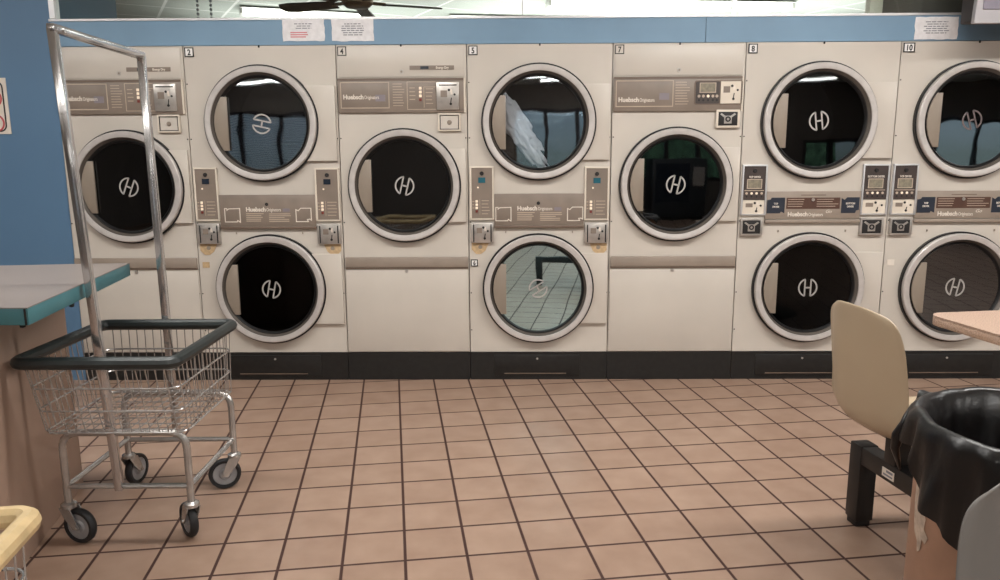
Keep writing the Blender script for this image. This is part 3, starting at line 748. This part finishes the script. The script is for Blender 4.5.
# ------------------------------------------------------------------ wire laundry carts
def bend(pts, r=.05, n=5):
    """rounds the inner corners of a polyline"""
    P = [Vector(p) for p in pts]; out = [P[0]]
    for i in range(1, len(P)-1):
        a = (P[i-1]-P[i]).normalized(); b = (P[i+1]-P[i]).normalized()
        for k in range(n+1):
            t = k/n; out.append((P[i]+a*r)*(1-t)**2 + P[i]*2*t*(1-t) + (P[i]+b*r)*t**2)
    return out+[P[-1]]
def rrect(hx, hy, cy, z, r=.045, n=5):
    return [(x, y+cy, z) for x, y in [(p[0], p[1]) for p in rr(-hx,hx,-hy,hy,r,n)]]
def make_cart(label, bump, rack, group, casters):
    root = empty('laundry_cart', (0,0,0), 0, label, 'cart', group)
    ch = M['chrome']
    # frame: two upside-down U tubes, cross bars and side rails
    fr = MB()
    for y in (-.215,.215):
        fr.tube(bend([(-.21,y,.125),(-.21,y,.392),(.21,y,.392),(.21,y,.125)], .06), .0125, 10)
        fr.tube([(-.21,y,.20),(.21,y,.20)], .010, 8)
    for x in (-.21,.21): fr.tube([(x,-.215,.20),(x,.215,.20)], .010, 8)
    fr.build('frame', ch, root)
    # basket of wire
    zb, zt = .412, .663; bx, by, bcy = .235,.228,-.045; tx, ty, tcy = .248,.270,-.078
    tx -= .004
    def L(t): return (bx+(tx-bx)*t, by+(ty-by)*t, bcy+(tcy-bcy)*t, zb+(zt-zb)*t)
    bk = MB()
    for t, r in ((0,.0035),(.33,.0032),(.66,.0032)):
        a, b, c, z = L(t); bk.tube(rrect(a,b,c,z), r, 6, closed=True)
    nx, ny = 15, 15
    a0, b0, c0, z0 = L(0); a1, b1, c1, z1 = L(1)
    for k in range(nx):
        s = -1+2*(k+.5)/nx
        for sy in (-1,1): bk.tube([(s*a0*.96,c0+sy*b0,z0),(s*a1*.94,c1+sy*b1,z1)], .0019, 5)
        bk.tube([(s*a0*.96,c0-b0,z0-.001),(s*a0*.96,c0+b0,z0-.001)], .0019, 5)
    for k in range(ny):
        s = -1+2*(k+.5)/ny
        for sx in (-1,1): bk.tube([(sx*a0,c0+s*b0*.96,z0),(sx*a1,c1+s*b1*.94,z1)], .0019, 5)
        if k % 2 == 0: bk.tube([(-a0,c0+s*b0*.96,z0+.001),(a0,c0+s*b0*.96,z0+.001)], .0026, 5)
    bk.build('basket', ch, root)
    bp = MB(); pts = rrect(tx+.006,ty+.006,tcy,zt+.008,.03)
    bp.tube(pts, .0205, 10, closed=True); bp.build('bumper', bump, root)
    if rack:
        f0, f1 = Vector((-.026,-.222,.190)), Vector((-.080,-.245,1.690)); g0, g1 = Vector((-.020,.236,.19)), Vector((-.032,.228,1.668))
        for a, b in ((f0,f1),(g0,g1)):
            m = MB(); m.tube([a,b], .0125, square=True); m.build('rack_upright', M['chrome_bright'], root, bevel=.002)
        m = MB(); m.tube([f1+Vector((0,-.012,.0)), g1+Vector((0,.012,.0))], .0125, square=True); m.build('rack_bar', M['chrome_bright'], root, bevel=.002)
        for p in (f1, g1): MB().lathe([(.001,-.022),(.006,-.022),(.006,.022),(.001,.022)], (p.x,p.y+.03*(1 if p is f1 else -1),p.z-.004), axis='x', seg=10).build('rack_bolt', ch, root)
    # casters
    for (x, y), ang in casters:
        a = math.radians(ang); c, s = math.cos(a), math.sin(a)
        def T(px, py, pz): return (x+c*px-s*py, y+s*px+c*py, pz)
        fk = MB(); fk.lathe([(.001,.145),(.016,.145),(.026,.138),(.026,.126),(.014,.122),(.001,.122)], (x,y,0), axis='z', seg=18)
        off = -.040
        for sx in (-1,1):
            pl = [(-.022,.128),(.022,.128),(.016+off*.3,.095),(.012+off,.055),(-.012+off,.055),(-.020+off*.4,.10)]
            fk.add([T(q[0],sx*.019,q[1]) for q in pl]+[T(q[0],sx*.023,q[1]) for q in pl],
                   [list(range(6)),list(range(11,5,-1))]+[(i,6+i,6+(i+1)%6,(i+1)%6) for i in range(6)])
        fk.tube([T(off,-.026,.062),T(off,.026,.062)], .006, 8)
        f = fk.build('caster', ch, root)
        def wheel(prof):
            m = MB(); N = 28
            vs = []
            for i in range(N):
                t = 2*PI*i/N
                for r, h in prof: vs.append(T(off+r*math.cos(t), h, .062+r*math.sin(t)))
            n = len(prof)
            m.add(vs, [(i*n+k, ((i+1)%N)*n+k, ((i+1)%N)*n+(k+1)%n, i*n+(k+1)%n) for i in range(N) for k in range(n)])
            return m
        wheel([(.046,-.013),(.056,-.014),(.061,-.008),(.062,0),(.061,.008),(.056,.014),(.046,.013)]).build('tyre', M['tyre'], f)
        wheel([(.004,-.011),(.018,-.014),(.024,-.008),(.044,-.010),(.047,-.008),(.047,.008),(.044,.010),(.024,.008),(.018,.014),(.004,.011)]).build('wheel_hub', M['hub'], f)
    return root
cart = make_cart('chrome wire laundry cart with black bumper and tall hanging rack beside the counter', M['bumper'], True, 'wire laundry carts',
    [((-.21,-.215),165),((.21,-.215),-49),((-.21,.215),-100),((.21,.215),20)])
cart.location = (.878,-1.685,0); cart.rotation_euler = (0,0,math.radians(.8))
cart2 = make_cart('wire laundry cart with cream bumper, only its corner showing at bottom left', M['bumper_cream'], False, 'wire laundry carts',
    [((-.21,-.215),150),((.21,-.215),60),((-.21,.215),-80),((.21,.215),30)])
cart2.location = (1.115,-3.29,0); cart2.rotation_euler = (0,0,math.radians(10))

# ------------------------------------------------------------------ fixed shell chairs
def shell_mesh():
    """bucket shell facing +x: rows run from the front lip of the seat up the back"""
    prof = [(.215,.405,.205),(.205,.428,.21),(.15,.438,.213),(.05,.428,.212),(-.06,.418,.210),(-.15,.418,.210),(-.205,.436,.211),(-.232,.48,.212),(-.244,.56,.212),(-.252,.64,.210),(-.259,.72,.206),(-.264,.780,.199),(-.267,.810,.186),(-.268,.828,.162)]
    nu = 17; vs = []; n = len(prof)
    for i, (px, pz, hw) in enumerate(prof):
        t = i/(n-1)
        for k in range(nu):
            u = -1+2*k/(nu-1); e = abs(u)**2.6
            if i <= 5: dx, dz = 0, .030*e
            elif i <= 7: dx, dz = .05*e, .026*e
            else: dx, dz = .070*e*(1-.35*(t-.6)/.4), -.01*e
            if i >= 11: dz -= .018*abs(u)**3
            x, z = px+dx, pz+dz
            if k in (0, nu-1): # rolled lip
                x -= .012 if i > 6 else 0; z -= .012 if i <= 7 else 0
            if z > .44: z = .44+(z-.44)*1.035
            vs.append((x+.066, u*hw*.94, z))
    fs = [(i*nu+k, i*nu+k+1, (i+1)*nu+k+1, (i+1)*nu+k) for i in range(n-1) for k in range(nu-1)]
    return vs, fs
def make_chair(label, m, group):
    root = empty('fixed_chair', (0,0,0), 0, label, 'chair', group)
    vs, fs = shell_mesh(); o = MB().add(vs, fs).build('seat_shell', m, root, smooth=3)
    s = o.modifiers.new('thick', 'SOLIDIFY'); s.thickness = .007; s.offset = 0
    s = o.modifiers.new('sub', 'SUBSURF'); s.levels = 1; s.render_levels = 2
    p = MB(); p.box(-.028,.028,-.028,.028,.29,.405); p.build('post', M['beam'], root, bevel=.004)
    MB().box(-.05,.13,-.075,.075,.402,.412).build('mounting_plate', M['beam'], root, bevel=.003)
    b = MB().box(-.030,.030,-.62,.205,.236,.300).build('beam', M['beam'], root, bevel=.005)
    st = MB().box(-.0315,-.030,-.035,.025,.250,.280).build('sticker', M['ink_white'], b)
    mb = MB(); mb.box(-.0320,-.0315,-.028,.004,.268,.276); mb.box(-.0320,-.0315,-.028,.018,.256,.262); mb.build('print', M['ink_grey'], st)
    for y in (.205-.066, -.62):
        l = MB().box(-.033,.033,y,y+.066,.022,.302).build('leg', M['beam'], root, bevel=.005)
        MB().box(-.028,.028,y+.006,y+.06,0,.024).build('foot', M['black'], l, bevel=.004)
    return root
ch = make_chair('cream shell chair on black steel beam, facing the table at right', M['shell'], 'shell chairs on beams')
ch.location = (3.455,-1.945,0); ch.rotation_euler = (0,0,math.radians(8.6))
ch2 = make_chair('grey shell chair, only its rounded back corner showing at bottom right', M['shell_grey'], 'shell chairs on beams')
ch2.location = (3.078,-3.345,0); ch2.scale = (1,1,.945); ch2.rotation_euler = (0,0,math.radians(-90))

# ------------------------------------------------------------------ table at the right
tb = empty('table', (4.275,-1.76,0), math.radians(8.6), 'speckled beige table whose corner enters at the right edge', 'table')
c8, s8 = math.cos(math.radians(-8.6)), math.sin(math.radians(-8.6))
poly = [(p[0], p[1]) for p in rr(-.535,.60,-.62,.262,.06,6)]
MB().slab(poly, .722, .727).build('table_top', M['speckle'], tb)
MB().slab(poly, .690, .722).build('table_edge', M['speckle'], tb, bevel=.006)
MB().lathe([(.001,.69),(.10,.69),(.10,.67),(.04,.66),(.04,.04),(.26,.02),(.28,0),(.001,0)], (0,-.17,0), axis='z', seg=28).build('pedestal', M['beam'], tb)

# ------------------------------------------------------------------ bin with liner
BX, BY, BR, BZ = 3.315,-2.790,.243,.735
bn = empty('waste_bin', (BX,BY,0), 0, 'peach round waste bin with peeling paint at the right', 'bin')
MB().lathe([(.001,.0),(BR-.006,.0),(BR,.02),(BR,BZ-.02),(BR+.006,BZ-.01),(BR+.004,BZ),(BR-.006,BZ),(BR-.008,.03),(.001,.02)], (0,0,0), axis='z', seg=64).build('bin_body', M['bin'], bn)
rg = random.Random(11); pk = MB(); pc = math.radians(170)
outline = [(-.02,.60),(.012,.62),(.035,.585),(.03,.53),(.055,.50),(.05,.46),(.072,.44),(.06,.41),(.045,.42),(.04,.375),(.026,.36),(.02,.40),(.0,.42),(-.012,.47),(-.02,.53)]
pts = [(pc+q[0]*.8/BR, .525+(q[1]-.49)*.62) for q in outline]
pk.add([((BR+.0012)*math.cos(a), (BR+.0012)*math.sin(a), z) for a, z in pts], [list(range(len(pts)))])
pk.build('peeled_patch', M['bin_worn'], bn)
# liner: inside wall, over the rim, skirt with an uneven hem
from mathutils import noise
bag = MB(); NA, rows = 160, []
def hem(a):   # how far down the skirt hangs, by direction
    t = min(1, max(0, (math.degrees(a)-142)/75))
    if a > math.radians(290): t *= max(0, 1-(math.degrees(a)-290)/70)
    return .715-.215*t+.016*math.sin(7*a)+.012*math.sin(15*a+1)
for i in range(NA):
    a = 2*PI*i/NA; col = []
    def P(r, z): col.append((r*math.cos(a), r*math.sin(a), z))
    f = noise.noise(Vector((math.cos(a)*4, math.sin(a)*4, 0)))
    for t in (1,.8,.6,.4,.22,.1):
        z = BZ-.02-.42*t; k = noise.noise(Vector((math.cos(a)*5, math.sin(a)*5, z*7)))
        P(max(.02,(BR-.016)*(1-.35*t*t)-.035*abs(k)*min(1,t*3)), z)
    sag = .010*noise.noise(Vector((math.cos(a)*2.5+7, math.sin(a)*2.5, 2)))
    sag = abs(sag); P(BR-.012, BZ+.004+sag); P(BR+.002, BZ+.012+sag); P(BR+.012, BZ+.006+sag)
    zh = hem(a)
    for t in (.08,.2,.34,.5,.66,.82,.94,1):
        z = BZ+.004-(BZ-zh)*t
        k = noise.noise(Vector((a*9, z*3, 1)))*.010+noise.noise(Vector((math.cos(a)*6, math.sin(a)*6, z*6)))*.016
        P(BR+.017+t*.012+k*(.4+t), z)
    rows.append(col)
n = len(rows[0])
bag.add([p for c in rows for p in c], [(i*n+k, ((i+1)%NA)*n+k, ((i+1)%NA)*n+k+1, i*n+k+1) for i in range(NA) for k in range(n-1)])
# gathered corner tied at the far left of the rim
bo = empty('bin_liner', (BX,BY,0), 0, 'black plastic bin liner draped over the rim of the peach bin', 'bin bag')
bag.build('liner_skirt', M['bag'], bo, smooth=3)
kn = MB(); ka = math.radians(152)
base = Vector((math.cos(ka)*(BR+.02), math.sin(ka)*(BR+.02), BZ-.005)); out = Vector((math.cos(ka), math.sin(ka), 0))
path = [base, base+out*.006+Vector((0,0,-.03)), base+out*.018+Vector((0,0,-.06)), base+out*.022+Vector((0,0,-.09)), base+out*.008+Vector((0,0,-.14))]
kn.tube(path, [.006,.011,.014,.010,.003], 9); kn.build('gathered_corner', M['bag'], bo, smooth=3)

# ------------------------------------------------------------------ ceiling fan and lights
def fan(x, y, z, label):
    root = empty('ceiling_fan', (x,y,z), math.radians(20), label, 'ceiling fan')
    MB().lathe([(.001,.10),(.09,.10),(.11,.07),(.11,.01),(.08,-.015),(.001,-.02)], (0,0,0), axis='z', seg=32).build('motor', M['brass'], root)
    m = MB(); m.tube([(0,0,.09),(0,0,ZC-z)], .012, 10); m.build('down_rod', M['brass'], root)
    for k in range(5):
        a = 2*PI*k/5; c, s = math.cos(a), math.sin(a)
        b = MB(); pl = [(.17,-.05),(.52,-.068),(.60,-.055),(.62,0),(.60,.055),(.52,.068),(.17,.05)]
        up = [(r*c-w*s, r*s+w*c, .018+w*.25) for r, w in pl]
        b.add(up+[(p[0],p[1],p[2]-.008) for p in up], [list(range(7)), list(range(13,6,-1))]+[(i,(i+1)%7,7+(i+1)%7,7+i) for i in range(7)])
        o = b.build('blade', M['wood'], root)
        t = MB(); t.tube([(.09*c,.09*s,.02),(.2*c,.2*s,.016)], .012, 8); t.build('blade_arm', M['brass'], o)
    return root
fan(1.12,1.3,2.352,'dark-bladed ceiling fan seen through the pane above dryers 2 and 4')

def fixture(x, y, L, rz, label, group):
    root = empty('ceiling_light', (x,y,ZC), rz, label, 'ceiling light', group)
    MB().add([(-L/2,-.16,-.02),(L/2,-.16,-.02),(L/2,.16,-.02),(-L/2,.16,-.02),(-L/2,-.10,0),(L/2,-.10,0),(L/2,.10,0),(-L/2,.10,0)],
             [(0,3,2,1),(4,5,6,7),(0,1,5,4),(1,2,6,5),(2,3,7,6),(3,0,4,7)]).build('housing', M['white_paint'], root)
    for sy in (-.07,.07):
        m = MB(); m.tube([(-L/2+.03,sy,-.045),(L/2-.03,sy,-.045)], .019, 10); m.build('lamp_tube', M['tube'], root)
    for sx in (-1,1): MB().box(sx*(L/2-.015)-.015,sx*(L/2-.015)+.015,-.11,.11,-.07,-.0).build('end_cap', M['white_paint'], root, bevel=.004)
    return root
def lamp(x, y, L, rz, W, w=.25, z=ZC-.09, col=(1,.98,.95)):
    d = bpy.data.lights.new('strip_or_fill_lamp', 'AREA'); d.shape = 'RECTANGLE'; d.size = L; d.size_y = w; d.energy = W*1.16; d.color = col
    o = bpy.data.objects.new('strip_or_fill_lamp', d); COL.objects.link(o); o.location = (x,y,z); o.rotation_euler = (0,0,rz)
    return o
# lights beyond the pane
fixture(3.75,3.35,2.4,math.radians(6),'long white fluorescent ceiling light beyond the pane above dryer 8','fluorescent lights beyond the pane')
fixture(2.75,4.2,2.4,math.radians(8),'white fluorescent ceiling light beyond the pane above dryer 7','fluorescent lights beyond the pane')
fixture(.10,3.7,1.2,math.radians(20),'short fluorescent ceiling light beyond the pane, left of the ceiling fan','fluorescent lights beyond the pane')
lamp(3.8,3.6,4.2,0,55,z=2.2,w=1.5).rotation_euler = (PI,0,0); lamp(.3,4.0,2.4,0,24,z=2.2,w=1.5).rotation_euler = (PI,0,0)  # added upward fills that whiten the ceiling, not real fittings
for px, nm in ((.315,'left'),(.395,'right')):
    m = MB()
    for k in range(26): m.lathe([(.001,-.010),(.008,-.005),(.008,.005),(.001,.010)], (px,.45,2.10+.025*k), axis='z', seg=8)
    tag(m.build('hanging_chain', M['ink_grey']), nm+' one of two thin hanging chains behind the pane above dryer 2', 'chain', 'hanging chains behind the pane')
# lights of the room (above and behind the photographer)
for y in (-1.8,-5.5,-10.8):
    for x in (-2.4,1.0,3.9,7.4):
        fixture(x,y,2.2,0,'fluorescent ceiling light of the main room','fluorescent lights of the main room')
for x, W in ((-1.6,22),(1.0,42),(3.9,56),(7.0,42)): lamp(x,-1.8,2.2,0,W)
for x, W in ((0.0,26),(3.6,56),(7.4,60)): lamp(x,-5.5,2.2,0,W)
lamp(2.5,-9.5,8,0,40)

lamp(4.3,.95,.8,0,14,w=.8,z=2.70)  # added fill that brightens the post behind the pane, no fitting here
sd = bpy.data.lights.new('sun', 'SUN'); sd.energy = 5; sd.angle = .02; so = bpy.data.objects.new('sun', sd); COL.objects.link(so)
so.location = (4,-2,12); so.rotation_euler = Vector((.15,-.45,-1)).to_track_quat('-Z','Y').to_euler()
# ------------------------------------------------------------------ world
w = bpy.data.worlds.new('world'); SC.world = w; w.use_nodes = True
N = w.node_tree.nodes; L = w.node_tree.links; bg = N['Background']
sky = N.new('ShaderNodeTexSky'); sky.sky_type = 'HOSEK_WILKIE'; sky.turbidity = 8; sky.sun_direction = (.3,.6,.6)
L.new(sky.outputs[0], bg.inputs[0]); bg.inputs[1].default_value = 5
SC.view_settings.view_transform = 'Standard'; SC.view_settings.look = 'None'; SC.view_settings.exposure = 0.0
